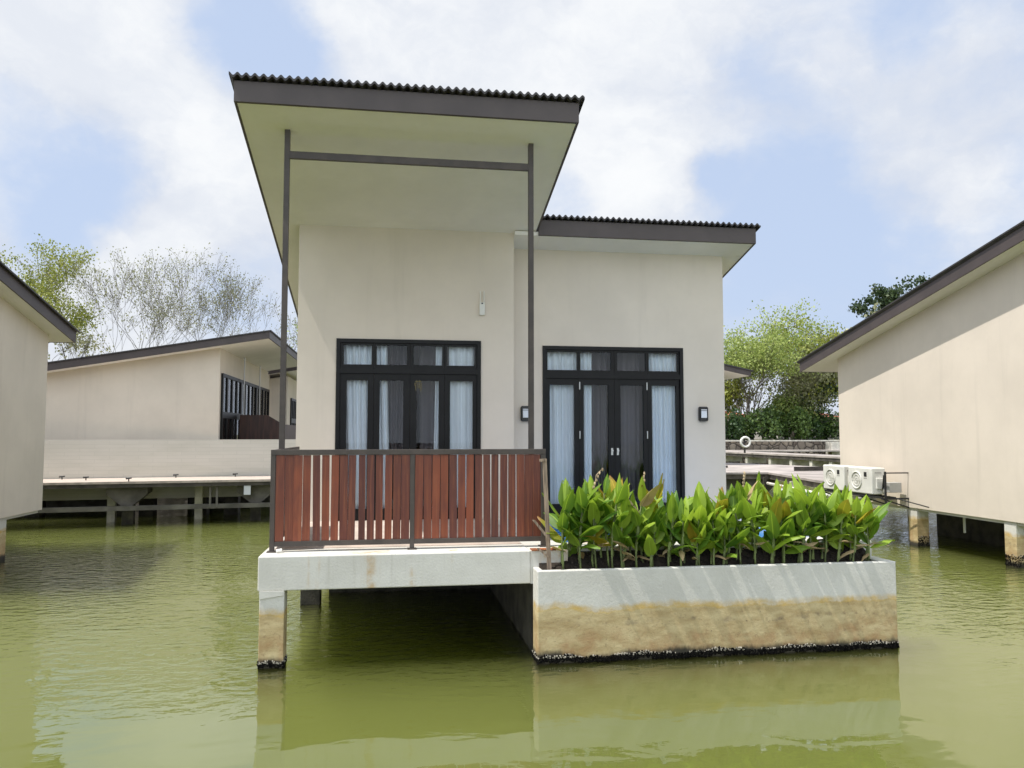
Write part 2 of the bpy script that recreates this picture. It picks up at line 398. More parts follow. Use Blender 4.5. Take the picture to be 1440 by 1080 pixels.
def villa(label, dx, dy, zf=6.137, k=.24, yb=11.7, back=16.6, wroof_back=17.7, full=False):
    sh = (dx, dy, 0)
    root = thing('stilt_villa', (2 + dx, 14 + dy, 0), label, 'house')
    yw = 12.05; T = .13
    zt = lambda y: zf - k * (y - 8.95) + .012
    zw = lambda y: zt(y) - .075
    w = MB()
    def sidewall(x0, x1, y0, y1, fz): w.xprism([(y0, UND + .03), (y1, UND + .03), (y1, fz(y1)), (y0, fz(y0))], x0, x1)
    def frontwall(x0, x1, y0, fz, hole=None):
        zz = fz(y0) - k * .02
        if hole:
            a, b, zb, ztop = hole
            w.box(x0, a, y0, y0 + T, UND + .03, zz); w.box(b, x1, y0, y0 + T, UND + .03, zz)
            w.box(a, b, y0, y0 + T, ztop, zz); w.box(a, b, y0, y0 + T, UND + .03, zb)
        else: w.box(x0, x1, y0, y0 + T, UND + .03, zz)
    L1 = (-.80, 1.335, DECK, 3.80); L2 = (2.352, 4.665, DECK, 3.785)
    frontwall(-1.357, 1.84, yb, zt, L1 if full else None)
    frontwall(1.841, 5.37, yw, zw, L2 if full else None)
    sidewall(-1.357, -1.357 + T, yb + T, back, zt); sidewall(1.84 - T, 1.84, yb + T, back, zt)
    sidewall(5.37 - T, 5.37, yw + T, back, zw)
    w.box(-1.357 + T, 1.84 - T, back - T, back, UND + .03, zt(back)); w.box(1.84, 5.37 - T, back - T, back, UND + .03, zw(back))
    w.build('wall', 'plaster_cream', root, shift=sh)
    f = MB(); f.box(-1.30, 5.31, yw + T, back - .05, UND - .03, DECK); f.box(-1.30, 1.79, yb + T, yw + T, UND - .032, DECK - .001)
    f.build('floor_slab', 'plaster_white', root, shift=sh)
    roof_part(root, 'roof', sh, -1.78, 2.20, 8.95, 17.7, zf, k)
    roof_part(root, 'wing_roof', sh, 2.204, 5.73, 11.57, wroof_back, zf - .075, k, lefttrim=False)
    s = MB(); P = lambda x, y, z: (x, y, zf - .075 - k * (y - 8.95) + z)
    s.box(1.841, 2.23, 11.6, 17.6, 0, .06, 0, P); s.build('eave_infill', 'plaster_soffit', root, shift=sh)
    return root, sh

villa_main, sh0 = villa('cream villa on stilts with tall sloping roof, red slatted balcony and lily planter', 0, 0, full=True)
# doors
door_set(villa_main, sh0, -.80, 1.335, 11.7, 3.80, 3.325, DECK, [(-.648, -.34), (-.165, .179), (.378, .705), (.874, 1.216)], False)
door_set(villa_main, sh0, 2.352, 4.665, 12.05, 3.785, 3.31, DECK, [(2.47, 2.866), (3.016, 3.42), (3.62, 3.998), (4.14, 4.545)], True)
# deck and terrace
d = MB(); d.box(-1.34, 1.516, 8.47, 11.70, UND, DECK)
deck = d.build('deck_slab', 'concrete_white', villa_main, bevel=.012)
box('deck_tiling', deck, 'deck_tile', -1.25, 1.50, 8.98, 11.66, DECK - .004, DECK + .006)
t_ = MB()
t_.box(1.516, 1.93, 8.476, 12.05, UND - .002, DECK - .003); t_.box(1.93, 5.65, 8.62, 9.05, UND - .002, DECK - .003)
t_.box(5.25, 5.65, 9.05, 12.05, UND - .002, DECK - .003); t_.box(1.93, 5.25, 11.75, 12.05, UND - .002, DECK - .003)
terr = t_.build('pool_terrace', 'concrete_white', villa_main)
p_ = MB(); p_.box(1.93, 5.25, 9.05, 11.75, -.2, -.1); p_.box(1.93, 1.96, 9.05, 11.75, -.1, DECK - .06); p_.box(5.22, 5.25, 9.05, 11.75, -.1, DECK - .06)
p_.box(1.96, 5.22, 9.05, 9.08, -.1, DECK - .06); p_.box(1.96, 5.22, 11.72, 11.75, -.1, DECK - .06)
pool = p_.build('plunge_pool', 'pool_tile', villa_main)
box('pool_water', pool, 'pool_water', 1.96, 5.22, 9.08, 11.72, -.1, 1.07)
tk = MB(); tk.box(1.56, 5.64, 8.63, 12.6, -1.5, UND - .005); tk.build('pool_tank', 'pile_dark', villa_main)  # dark tone of the tank stands in for the shade under the deck
box('light_block', villa_main, 'pile_dark', -.9, 1.555, 12.3, 12.6, -1.5, UND - .04)  # added dark wall, keeps far light from showing under the house
# planter trough
pl = MB(); X0, X1, Y0, Y1, ZT = 1.54, 5.67, 8.20, 8.615, .958
pl.box(X0, X1, Y0, Y0 + .07, -1.5, ZT); pl.box(X0, X0 + .07, Y0 + .07, 8.468, -1.5, ZT - .001); pl.box(X1 - .16, X1, Y0 + .07, Y1, -1.5, ZT - .001)
plant_box = pl.build('planter', 'concrete_tide', base=(3.6, 8.4, 0), bevel=.012)
tag(plant_box, 'long white concrete planter with tan tide stain, standing in the water full of cannas', 'planter')
so = MB(); so.xprism([(Y0 + .07, -.6), (Y1, -.6), (Y1, 1.09), (8.50, 1.02), (8.38, .90), (Y0 + .07, .885)], X0 + .07, X1 - .16)
SZ = lambda y: .885 if y < 8.38 else (.90 + (y - 8.38) * 1.0 if y < 8.5 else 1.02 + (y - 8.5) * .6)
for i in range(700):
    y = R(Y0 + .08, Y1 - .01)
    so.blob((R(X0 + .09, X1 - .18), y, SZ(y)), (R(.01, .035), R(.01, .03), R(.008, .03)), 0, 5)
so.build('soil', 'soil', plant_box)
crust(plant_box, (0, 0, 0), [(X0, Y0, X1, Y0, 0, -1), (X0, Y0, X0, 8.46, -1, 0), (X1, Y0, X1, 8.62, 1, 0)], 3, 900, .07)
# rusty pad on the terrace corner
rp = MB(); rp.box(1.53, 1.80, 8.466, 8.60, DECK - .004, DECK + .008)
simple('rust', (.30, .10, .035), .9, .5, 18, .5, 40); rp.build('rusty_pad', 'rust', villa_main)
# piles
simple_p = pile(villa_main, sh0, -1.195, 8.475, .25, UND + .005)
cap_ = MB(); cap_.yprism([(-1.318, .70), (-1.075, .735), (-1.072, .779), (-1.321, .779)], 8.462, 8.72); cap_.build('pile_cap', 'concrete_white', villa_main)
crust(villa_main, sh0, [(-1.32, 8.475, -1.07, 8.475, 0, -1), (-1.07, 8.475, -1.07, 8.725, 1, 0), (-1.32, 8.725, -1.32, 8.475, -1, 0)], 5, 700, .06)
for x, y in ((-1.10, 11.5), (-1.10, 15.9), (1.5, 15.9), (5.0, 15.9)): pile(villa_main, sh0, x, y, .27, UND, m='pile_dark' if y < 12 else 'concrete_tide')
# roof posts and crossbar
for x in (-1.252, 1.70):
    b = MB(); b.box(x - .031, x + .031, 9.42, 9.48, DECK, 6.137 - .24 * .5 + .02); b.build('roof_post', 'steel_brown', villa_main)
box('post_crossbar', villa_main, 'steel_brown', -1.221, 1.669, 9.425, 9.475, 5.68, 5.765)

# ---------------------------------------------------------------- railing
def slat_bay(b, x0, x1, n, y, z0, z1, gaps):
    wtot = (x1 - x0) / n
    for i in range(n):
        g = gaps[i % len(gaps)]
        a = x0 + wtot * i + g * .5; c = x0 + wtot * (i + 1) - gaps[(i + 1) % len(gaps)] * .5
        yy = y + (.006 if i % 2 else -.003) + R(-.004, .004); t0, t1 = R(-.005, .005), R(-.005, .005)
        b.box(a, c, yy, yy + .018, z0, z1, 0, lambda X, Y, Z: (X + (t0 if Z < (z0 + z1) / 2 else t1), Y, Z))
rail = thing('balcony_railing', (.24, 8.75, DECK), 'balcony railing of red brown timber slats in a dark steel frame', 'railing')
RZ0, RZ1, RY = DECK + .115, 2.228, 8.75
for x, w in ((-1.247, .05), (.243, .05), (1.715, .055)):
    b = MB(); b.box(x - w / 2, x + w / 2, RY, RY + .05, DECK - .002, RZ1 - .058); b.box(x - .05, x + .05, RY - .025, RY + .075, DECK + .001, DECK + .012)
    b.build('post', 'steel_brown', rail, bevel=.003)
b = MB(); b.box(-1.272, 1.7425, RY - .004, RY + .054, RZ1 - .058, RZ1); b.build('top_rail', 'steel_brown', rail, bevel=.004)
for (a, c) in ((-1.222, .218), (.268, 1.6875)):
    b = MB(); b.box(a, c, RY + .002, RY + .048, RZ0 - .055, RZ0 - .002); b.build('bottom_rail', 'steel_brown', rail, bevel=.003)
b = MB(); slat_bay(b, -1.222, .218, 15, RY + .012, RZ0 - .001, RZ1 - .06, [.005, .007, .006, .006, .022, .017, .018, .014, .004, .033, .018, .020, .021, .018, .006])
b.build('slat_panel', 'slat_wood', rail)
b = MB(); slat_bay(b, .268, 1.6875, 15, RY + .012, RZ0 - .001, RZ1 - .06, [.006, .007, .012, .009, .010, .012, .016, .012, .020, .017, .015, .012, .014, .003, .002])
b.build('slat_panel', 'slat_wood', rail)
# side return along the left edge of the deck
side = thing('side_railing', (-1.24, 9.9, DECK), 'side railing of red slats running back from the balcony corner to the wall', 'railing')
b = MB(); b.box(-1.268, -1.222, 8.86, 10.95, RZ1 - .05, RZ1 - .002); b.build('top_rail', 'steel_brown', side)
b = MB(); b.box(-1.266, -1.224, 10.95, 11.0, DECK, RZ1 - .002); b.build('post', 'steel_brown', side)
b = MB(); b.box(-1.264, -1.226, 8.86, 10.95, RZ0 - .055, RZ0 - .002); b.build('bottom_rail', 'steel_brown', side)
b = MB()
for i in range(21): b.box(-1.254, -1.236, 8.87 + i * .0985, 8.87 + i * .0985 + .094, RZ0, RZ1 - .052)
b.build('slat_panel', 'slat_wood', side)
# little loose screw cap / white fitting at the front left foot
b = MB(); b.tube([(-1.19, 8.70, DECK + .02), (-1.13, 8.70, DECK + .03)], .02, 8); tag(b.build('pipe_stub', 'white_plastic', base=(-1.16, 8.7, DECK)), 'small white pipe stub lying at the left foot of the balcony railing', 'pipe')

# weathered stakes in the corner between railing and planter
b = MB(); b.box(-.022, .022, -.012, .012, 0, 1, 0, lambda x, y, z: (1.700 - .05 * z + x, 8.34 + y + .02 * z, .86 + 1.27 * z)); b.box(1.595, 1.67, 8.335, 8.37, 2.10, 2.128)
tag(b.build('wooden_stake', 'stake', base=(1.70, 8.34, .86)), 'tall grey weathered stake standing in the planter beside the railing end', 'stake')
b = MB(); b.box(-.016, .016, -.008, .008, 0, 1, 0, lambda x, y, z: (1.69 - .17 * z + x, 8.30 + y, 1.27 + .21 * z))
b.box(-.016, .016, -.008, .008, 0, 1, 0, lambda x, y, z: (1.685 - .12 * z + x, 8.32 + y, 1.08 + .10 * z))
tag(b.build('broken_batten', 'stake', base=(1.69, 8.3, 1.2)), 'short broken batten leaning out from the tall weathered stake', 'batten')

# ---------------------------------------------------------------- curtains
def curtain(label, xt0, xt1, xb0, xb1, y, zt, zb, m, fold=.085, amp=.022, group=None):
    fold *= R(.7, 1.35); amp *= R(.8, 1.3)
    b = MB(); nx = max(8, int(abs(xt1 - xt0) / fold * 8)); nz = 10; ph = R(0, 6)
    for j in range(nz + 1):
        v = j / nz
        for i in range(nx + 1):
            u = i / nx
            a = xt0 + (xb0 - xt0) * v ** 1.3; c = xt1 + (xb1 - xt1) * v ** 1.3
            x = a + (c - a) * u
            q = 2 * pi * u * (xt1 - xt0) / fold + ph
            b.v.append((x, y + amp * sin(q + .5 * sin(q * .37 + v)) * (1 - .3 * v) + .012 * sin(q * .31 + 2 * v), zt + (zb - zt) * v))
    w = nx + 1
    for j in range(nz):
        for i in range(nx): b.f.append((j * w + i, j * w + i + 1, (j + 1) * w + i + 1, (j + 1) * w + i)); b.mi.append(0)
    o = b.build('curtain', m, base=((xt0 + xt1) / 2, y, zb), smooth=True)
    sm = o.modifiers.new('cloth', 'SOLIDIFY'); sm.thickness = .003
    tag(o, label, 'curtain', 'curtains behind the villa doors')
ZC, ZB = 3.78, 1.16
curtain('white curtain behind the leftmost pane of the left balcony door', -.70, -.26, -.60, -.26, 11.83, ZC, ZB, 'curtain_white')
curtain('thin white curtain edge slanting down beside the second pane of the left door', -.235, -.06, -.15, .01, 11.83, ZC, ZB, 'curtain_white')
curtain('dim grey drape behind the second pane of the left balcony door', -.10, .30, -.04, .22, 12.10, ZC, ZB, 'curtain_grey', .12, .04)
curtain('dim grey drape behind the third pane of the left balcony door', .42, .68, .44, .66, 12.10, ZC, ZB, 'curtain_grey', .12, .04)
curtain('narrow white curtain strip at the right edge of the left door third pane', .665, .76, .62, .66, 11.83, ZC, ZB, 'curtain_white', .06)
curtain('white curtain behind the rightmost pane of the left balcony door', .86, 1.25, .88, 1.25, 11.83, ZC, ZB, 'curtain_white')
curtain('wide white curtain tinted for reflected blue light behind the leftmost pane of the right door', 2.40, 2.93, 2.42, 2.92, 12.19, ZC, ZB, 'curtain_white')
curtain('narrow white curtain strip behind the left side of the right door second pane', 2.98, 3.18, 2.99, 3.17, 12.19, ZC, ZB, 'curtain_white', .07)
curtain('dim grey drape behind the second pane of the right door', 3.16, 3.50, 3.16, 3.48, 12.42, ZC, ZB, 'curtain_grey', .13, .045)
curtain('dim grey drape behind the third pane of the right door', 3.55, 4.06, 3.57, 4.05, 12.42, ZC, ZB, 'curtain_grey', .15, .045)
curtain('wide white curtain tinted for reflected blue light behind the rightmost pane of the right door', 4.11, 4.61, 4.12, 4.60, 12.19, ZC, ZB, 'curtain_white')

# ---------------------------------------------------------------- wall fittings
def wall_lamp(x, y, z, label):
    l = thing('wall_lamp', (x, y, z), label, 'lamp', 'bulkhead lamps beside the doors')
    pts = []
    for cx, cz, a0 in ((.052, .088, 0), (-.052, .088, 90), (-.052, -.088, 180), (.052, -.088, 270)):
        for i in range(5):
            a = radians(a0 + i * 22.5); pts.append((x + cx + .024 * cos(a), z + cz + .03 * sin(a)))
    b = MB(); b.yprism(pts[::-1], y - .055, y - .001); b.build('housing', 'lamp_black', l, bevel=.008)
    b = MB(); b.box(x - .05, x + .05, y - .068, y - .054, z - .068, z + .072); b.build('diffuser', 'lamp_glass', l, bevel=.006)
    b = MB(); b.box(x - .06, x + .06, y - .075, y - .054, z + .05, z + .057); b.box(x - .06, x + .06, y - .075, y - .054, z - .072, z - .066)
    b.box(x - .062, x - .052, y - .073, y - .054, z - .09, z + .09); b.box(x + .052, x + .062, y - .073, y - .054, z - .09, z + .09)
    b.build('guard', 'lamp_black', l)
wall_lamp(4.988, 12.05, 2.72, 'square black bulkhead lamp right of the right door, near the house corner')
wall_lamp(2.075, 12.05, 2.715, 'square black bulkhead lamp between the two doors, partly behind the roof post')
ap = thing('wall_antenna_box', (1.353, 11.7, 4.28), 'slim white box with two thin aerials high on the wall above the left door', 'antenna')
b = MB(); b.box(1.31, 1.39, 11.665, 11.699, 4.19, 4.385); b.build('body', 'white_plastic', ap, bevel=.006)
for x in (1.322, 1.378):
    b = MB(); b.tube([(x, 11.675, 4.38), (x, 11.675, 4.56)], .0065, 6); b.build('aerial', 'white_plastic', ap)
b = MB(); b.box(1.338, 1.362, 11.662, 11.6652, 4.36, 4.378); b.build('sensor_eye', 'lamp_black', ap)
# small gold written character on the door glass
cx, cz, yy, u = .40, 3.115, 11.705, .0115
st = [(-4, 5, 4, 5.8), (-2.2, 4.2, -1.5, 7), (1.5, 4.2, 2.2, 7), (-3.6, -6, -2.8, 1), (-4.8, 0, -3.9, 3.4), (-3.2, 2.2, -2.4, 4), (-1.6, 2, 4.6, 2.8), (-.8, -3, -.1, .6), (1.6, -3, 2.3, .6), (-.8, .1, 2.3, .8), (-.8, -3.2, 2.3, -2.5), (3.2, -6, 4, 2.2), (1.8, -6.2, 3.3, -5.4)]
b = MB()
for i, (a, c, d_, e) in enumerate(st): b.box(cx + a * u, cx + d_ * u, yy - .0004 * i, yy + .006, cz + c * u, cz + e * u)
tag(b.build('door_character', 'gold', base=(cx, yy, cz)), 'small gold written character fixed near the top of the left balcony door', 'ornament')

# ---------------------------------------------------------------- cannas
def canna_leaf(b, base, az, el, L, W, droop, mi, roll=0.0):
    p = Vector(base); d = Vector((cos(az) * cos(el), sin(az) * cos(el), sin(el)))
    n = 9; e = el; ra = Vector((-sin(az), cos(az), 0))
    o = len(b.v); rows = 0
    fold = R(.25, .6); wav = R(0, 6)
    for i in range(n + 1):
        t = i / n
        d = Vector((cos(az) * cos(e), sin(az) * cos(e), sin(e)))
        if i: p = p + d * (L / n)
        up = ra.cross(d); 
        if up.length < .01: up = Vector((0, 0, 1))
        up.normalize()
        rv = (ra * cos(roll) + up * sin(roll)).normalized(); uv = d.cross(rv) * -1
        w = W * .5 * (max(0.0, sin(pi * min(1, t * .96 + .02) ** .78)) ** .85) * (1 - .25 * t) + .006 * (1 - t)
        if i == n: w = .001
        for j, s in enumerate((-1, -.55, 0, .55, 1)):
            lift = fold * w * (abs(s) ** 1.2) + .06 * W * sin(wav + 7 * t) * abs(s) * s
            b.v.append(tuple(p + rv * (w * s) + uv * lift)); b.uv[len(b.v) - 1] = (.5 + .5 * s, t)
        e -= droop / n * (0.4 + 1.2 * t)
    for i in range(n):
        for j in range(4):
            a = o + i * 5 + j
            b.f.append((a, a + 1, a + 6, a + 5)); b.mi.append(mi)
def canna(x, y, h, label, kind='plain', lean=(0, 0), group='canna plants growing in the long planter', nl=None):
    o = thing('canna_plant', (x, y, .885), label, 'plant', group)
    stalk = MB(); lv = MB(); mats = ['canna_leaf', 'canna_yellow', 'canna_dry']
    pts = []; top = .885 + h * .74
    for i in range(6):
        t = i / 5; pts.append((x + lean[0] * t * t + .012 * sin(5 * t + x), y + lean[1] * t * t, .87 + (top - .87) * t))
    stalk.tube(pts, [.0125 - .006 * i / 5 for i in range(6)], 6)
    nl = nl or random.randint(6, 9); az = R(0, 6.28)
    for i in range(nl):
        t = .32 + .68 * (i + R(0, .6)) / nl
        t = min(t, 1); f = t * 5; k = min(int(f), 4); q = Vector(pts[k]).lerp(Vector(pts[k + 1]), f - k)
        az += 2.4 + R(-.5, .5)
        L = R(.27, .40) * (.75 + .35 * (1 - abs(t - .6))); W = L * R(.34, .50)
        el = radians(42 + 36 * t + R(-26, 12)); dr = R(.0, .9) + (1 - t) * .4
        mi = 0
        if kind == 'yellow' and t > .7: mi = 1 if random.random() < .75 else 0
        if kind == 'dry' and t > .75 and random.random() < .5: mi = 2
        if kind == 'lowyellow' and i == 2: mi = 1
        elif random.random() < .03: mi = 1
        elif t < .48 and random.random() < .4: mi = 2; L *= .6; W *= .5; el = radians(R(-10, 30))
        canna_leaf(lv, q, az, el, L, W, dr, mi, R(-.5, .5))
        if mi == 0:  # sheath
            stalk.tube([q - Vector((0, 0, .12)), q], [.012, .008], 5, cap=False)
    canna_leaf(lv, pts[-1], R(0, 6.28), radians(R(72, 86)), R(.22, .32), R(.07, .11), R(.1, .4), 1 if kind == 'yellow' else 0)
    stalk.build('stalk', 'stalk', o, smooth=True)
    lv.build('foliage', mats, o, smooth=True)
    if kind in ('dry', 'spike'):
        s = MB(); a = Vector(pts[-1]); q = [a, a + Vector((.01, 0, .12)), a + Vector((.03, 0, .25)), a + Vector((.05 + R(-.04, .04), 0, .31))]
        s.tube(q, [.006, .005, .0045, .003], 5)
        for i in range(6):
            c = q[1].lerp(q[3], i / 5); s.blob((c.x + R(-.015, .015), c.y, c.z), (.012, .01, .022), 0, 5)
        s.build('dry_flower_spike', 'stalk_dry', o)
    return o
PLAIN = 'leafy green canna standing among its neighbours in the white concrete planter'
spec = {6: ('spike', 'tall canna with a bare dry flower spike, left part of the planter', 1.10),
        11: ('yellow', 'canna with a bright yellow and orange top, in front of the dark door middle', 1.06),
        15: ('dry', 'canna with curled dry flower stalk, just right of the dark door middle', 1.04),
        19: ('yellow', 'yellow green canna with withered brown tips before the right curtain', 1.08),
        28: ('lowyellow', 'canna with one low orange yellow leaf hanging out over the planter front', .86),
        32: ('yellow', 'canna with golden leaves just right of the house corner', .90),
        38: ('dry', 'canna with brown dry bracts on top, before the grey boardwalk', 1.02),
        44: ('yellow', 'canna with a faded yellow head right of the planter middle', .97)}
NPL = 64
for i in range(NPL):
    u = i / (NPL - 1); x = 1.84 + 3.56 * u + R(-.04, .04); y = (8.34, 8.44, 8.54)[i % 3] + R(-.03, .03)
    env = .86 + .10 * sin(u * 9 + 1.2) + (.10 if u < .3 else 0) + (.04 if u > .8 else 0)
    if i in spec:
        kd, lb, h = spec[i]; canna(x, y - (.06 if kd == 'lowyellow' else 0), h, lb, kd, (R(-.05, .05), -.03))
    else:
        ln = (R(-.08, .08) + (.01 if u > .93 else 0) + (.06 if u < .05 else 0), R(-.10, .05))
        canna(x, y, env * R(.60, 1.16), PLAIN, 'plain', ln)
lab = 'rightmost canna, leaning towards the right end of the white planter'
canna(5.44, 8.42, .80, lab, 'plain', (.09, -.02))

# ---------------------------------------------------------------- neighbours
vr, shr = villa('sunlit cream villa on stilts at the right edge, air conditioners on its side wall', 12.5, 1.6, zf=6.006, k=.225, yb=10.3)
for x, y in ((-1.185, 11.1), (-1.185, 13.8), (5.0, 15.9), (1.6, 15.9)): pile(vr, shr, x, y, .28, UND + .03)
crust(vr, shr, [(-1.325, 13.8, -1.045, 13.8, 0, -1), (-1.045, 13.8, -1.045, 14.08, 1, 0), (-1.325, 11.1, -1.045, 11.1, 0, -1), (-1.325, 11.1, -1.325, 11.38, -1, 0)], 8, 700, .2)
box('tank', vr, 'pile_dark', 13.0, 18, 14.8, 17.2, -1.4, .77)
b = MB(); b.tube([(11.9, 14.9, .78), (11.9, 14.9, .33)], .025, 8); b.build('drain_pipe', 'pvc', vr)
vl, shl = villa('shaded cream villa on stilts at the left edge under a brown roof', -12.6, 1.3, zf=6.225, k=.215, wroof_back=17.1)
pile(vl, shl, 5.2, 14.9, .26, UND + .03); pile(vl, shl, 5.2, 12.3, .26, UND + .03); pile(vl, shl, -1.1, 14.9, .26, UND + .03)
box('tank', vl, 'pile_dark', -11, -7.6, 14.0, 15.6, -1.4, .77)

# ---------------------------------------------------------------- air conditioners on the right villa wall
XW = 11.143
def ac_unit(y0, y1, label):
    a = thing('ac_unit', (XW - .45, (y0 + y1) / 2, 1.12), label, 'air conditioner', 'outdoor air conditioner units on the bracket')
    xa, xb, z0, z1 = XW - .64, XW - .30, 1.06, 1.645
    b = MB(); b.box(xa, xb, y0, y1, z0, z1); b.build('casing', 'ac_white', a, bevel=.025)
    L = y1 - y0; cy, cz = y1 - .38 * L, (z0 + z1) / 2
    b = MB(); ring = []
    n = 28
    for rr in (.235, .15, .07):
        b.tube([(xa - .012, cy + rr * .8 * cos(2 * pi * k / n), cz + rr * .8 * sin(2 * pi * k / n)) for k in range(n + 1)], .005 if rr < .23 else .012, 5, cap=False)
    for k in range(8):
        an = 2 * pi * k / 8; b.bar((xa - .012, cy, cz), (xa - .012, cy + .18 * cos(an), cz + .18 * sin(an)), .004)
    b.build('fan_grille', 'ac_white', a)
    b = MB(); b.tube([(xa - .002, cy, cz), (xa + .002, cy, cz)], .175, 24); b.build('fan_opening', 'white_plastic', a)
    b = MB(); b.box(xa - .006, xa + .001, y0 + .20 * L, y0 + .31 * L, z1 - .20, z1 - .10); b.build('badge', 'logo_black', a)
    b = MB(); b.box(xa - .004, xa + .001, y0 + .19 * L, y0 + .32 * L, z1 - .245, z1 - .225); b.build('nameplate', 'ac_grey', a)
    b = MB(); b.box(xa + .10, xb - .02, y0 - .035, y0 + .002, z0 + .12, z0 + .36); b.build('service_cover', 'ac_white', a, bevel=.012)
    b = MB(); b.box(xa + .08, xb - .10, y0 - .003, y0 + .002, z1 - .12, z1 - .09); b.build('side_grip', 'ac_grey', a)
    for yy in (y0 + .15, y1 - .15):
        b = MB(); b.box(xa + .02, xb - .02, yy - .03, yy + .03, z0 - .03, z0 + .003); b.build('foot', 'cable', a)
ac_unit(15.95, 16.85, 'white outdoor air conditioner unit nearer the camera, on the wall bracket')
ac_unit(17.02, 17.92, 'white outdoor air conditioner unit farther back, partly behind canna leaves')
br = thing('ac_bracket', (XW - .4, 16.2, 1.0), 'dark steel wall bracket carrying the two air conditioner units', 'bracket')
b = MB()
for x in (XW - .62, XW - .32): b.bar((x, 15.6, 1.015), (x, 18.1, 1.015), .035)
for y in (15.61, 16.4, 17.4, 18.1): b.bar((XW - .64, y, 0.995), (XW, y, 0.995), .035); b.bar((XW - .6, y, 0.985), (XW, y, .80), .028)
b.build('platform', 'cable', br)
b = MB(); b.bar((XW - .55, 15.6, .86), (XW - .55, 15.6, 1.58), .035); b.bar((XW - .55, 15.6, 1.55), (XW, 15.6, 1.55), .025); b.build('upright', 'cable', br)
b = MB(); b.bar((XW - .55, 15.63, 1.50), (XW - .4, 15.9, 1.18), .035); b.build('brace', 'cable', br)
b = MB(); b.box(XW - .42, XW - .12, 15.66, 15.88, 1.12, 1.34)
tag(b.build('junction_box', 'ac_grey', base=(XW - .3, 15.1, 1.1), bevel=.01), 'small grey box on the bracket beside the nearer air conditioner', 'box')
b = MB(); b.tube([(XW - .25, 16.45, .93), (XW - .25, 18.2, .86), (XW - .2, 21.0, .80)], .055, 10)
tag(b.build('drain_pipe', 'pvc', base=(XW - .25, 18, .8), smooth=True), 'white plastic pipe running low behind the cannas below the air conditioners', 'pipe')
b = MB(); b.tube([(XW - .3, 16.3, 1.05), (XW - .32, 16.0, .94), (XW - .34, 15.8, 1.03), (XW - .05, 14.9, .87)], .014, 6)
tag(b.build('power_cable', 'cable', base=(XW - .2, 15.4, .9), smooth=True), 'black cable drooping under the air conditioner bracket', 'cable')

# ---------------------------------------------------------------- boardwalk on the left with parapet
bw = thing('boardwalk', (-6, 22, 0), 'boardwalk on hammerhead piers before the white parapet at left', 'boardwalk')
def frame_on(ax, ay, bx, by):
    L = sqrt((bx - ax) ** 2 + (by - ay) ** 2); ux, uy = (bx - ax) / L, (by - ay) / L
    return L, lambda u, v, z: (ax + ux * u - uy * v, ay + uy * u + ux * v, z)
L, G = frame_on(-17, 20.45, 3, 23.35)
b = MB(); b.box(0, L, 0, 1.9, 1.09, 1.15, 0, G); b.build('deck', 'board_top', bw)
b = MB(); b.box(0, L, .03, .20, .99, 1.088, 0, G); b.box(0, L, 1.3, 1.5, .93, 1.088, 0, G); b.build('edge_beam', 'board_side', bw)
b = MB(); b.box(0, L, .12, .26, .38, .50, 0, G); b.build('low_beam', 'pier_grey', bw)
for u in (3.8, 7.05, 10.25, 13.5, 16.8):
    b = MB(); pr = [(-.5, .985), (-.5, .80), (-.14, .50), (.14, .50), (.5, .80), (.5, .985)]
    n = len(pr); vs = [G(u + x, .30, z) for x, z in pr] + [G(u + x, 1.2, z) for x, z in pr]
    b.add(vs, [tuple(range(n)), tuple(range(2 * n - 1, n - 1, -1))] + [(i, n + i, n + (i + 1) % n, (i + 1) % n) for i in range(n)])
    b.build('pier_head', 'pier_grey', bw)
    b = MB(); b.box(u - .14, u + .14, .45, .8, -1.5, .50, 0, G); b.build('pile', 'pile_dark', bw)
for u in (9.72, 11.95):
    b = MB(); b.box(u - .10, u + .10, 1.2, 1.42, -1.5, .95, 0, G); b.build('pile', 'pier_light', bw)
for u in (7.6, 7.78, 11.98 + .35, 12.5):
    b = MB(); b.box(u - .025, u + .025, .10, .16, .40, 1.0, 0, G); b.build('hanger', 'pier_grey', bw)
b = MB(); b.box(-.09, .09, -.05, .05, 0, .26, 0, lambda x, y, z: G(13.28 + x, .10 + y, .73 + z)); 
tag(b.build('junction_box', 'lamp_glass', base=G(13.28, .1, .73), bevel=.01), 'white electrical box hung under the left boardwalk edge', 'box')
par = MB(); par.box(0, L, 1.95, 2.10, .55, 2.23, 0, G)
tag(par.build('parapet_wall', 'block_white', base=G(9, 2, .6)), 'low white painted block wall along the back of the left boardwalk', 'wall')
def deck_light(u, v, label):
    p = G(u, v, 1.15); l = thing('deck_light', p, label, 'light fitting', 'little dark fittings along the boardwalk')
    b = MB(); b.tube([(p[0], p[1], p[2]), (p[0], p[1], p[2] + .06)], .016, 6); b.build('stem', 'cable', l)
    b = MB(); b.tube([(p[0] - .07, p[1], p[2] + .075), (p[0] + .07, p[1], p[2] + .09)], [.028, .018], 6); b.build('head', 'cable', l)
deck_light(8.42, 1.55, 'little dark fitting at the parapet foot, nearest the left villa corner')
deck_light(9.13, .95, 'little dark fitting on the boardwalk, second from the left villa corner')
deck_light(10.32, .06, 'little dark fitting on the very edge of the boardwalk above a pier')
deck_light(11.3, 1.6, 'little dark fitting at the parapet foot, above the right pale pile')
deck_light(12.9, 1.6, 'little dark fitting at the parapet foot, nearest the balcony corner')

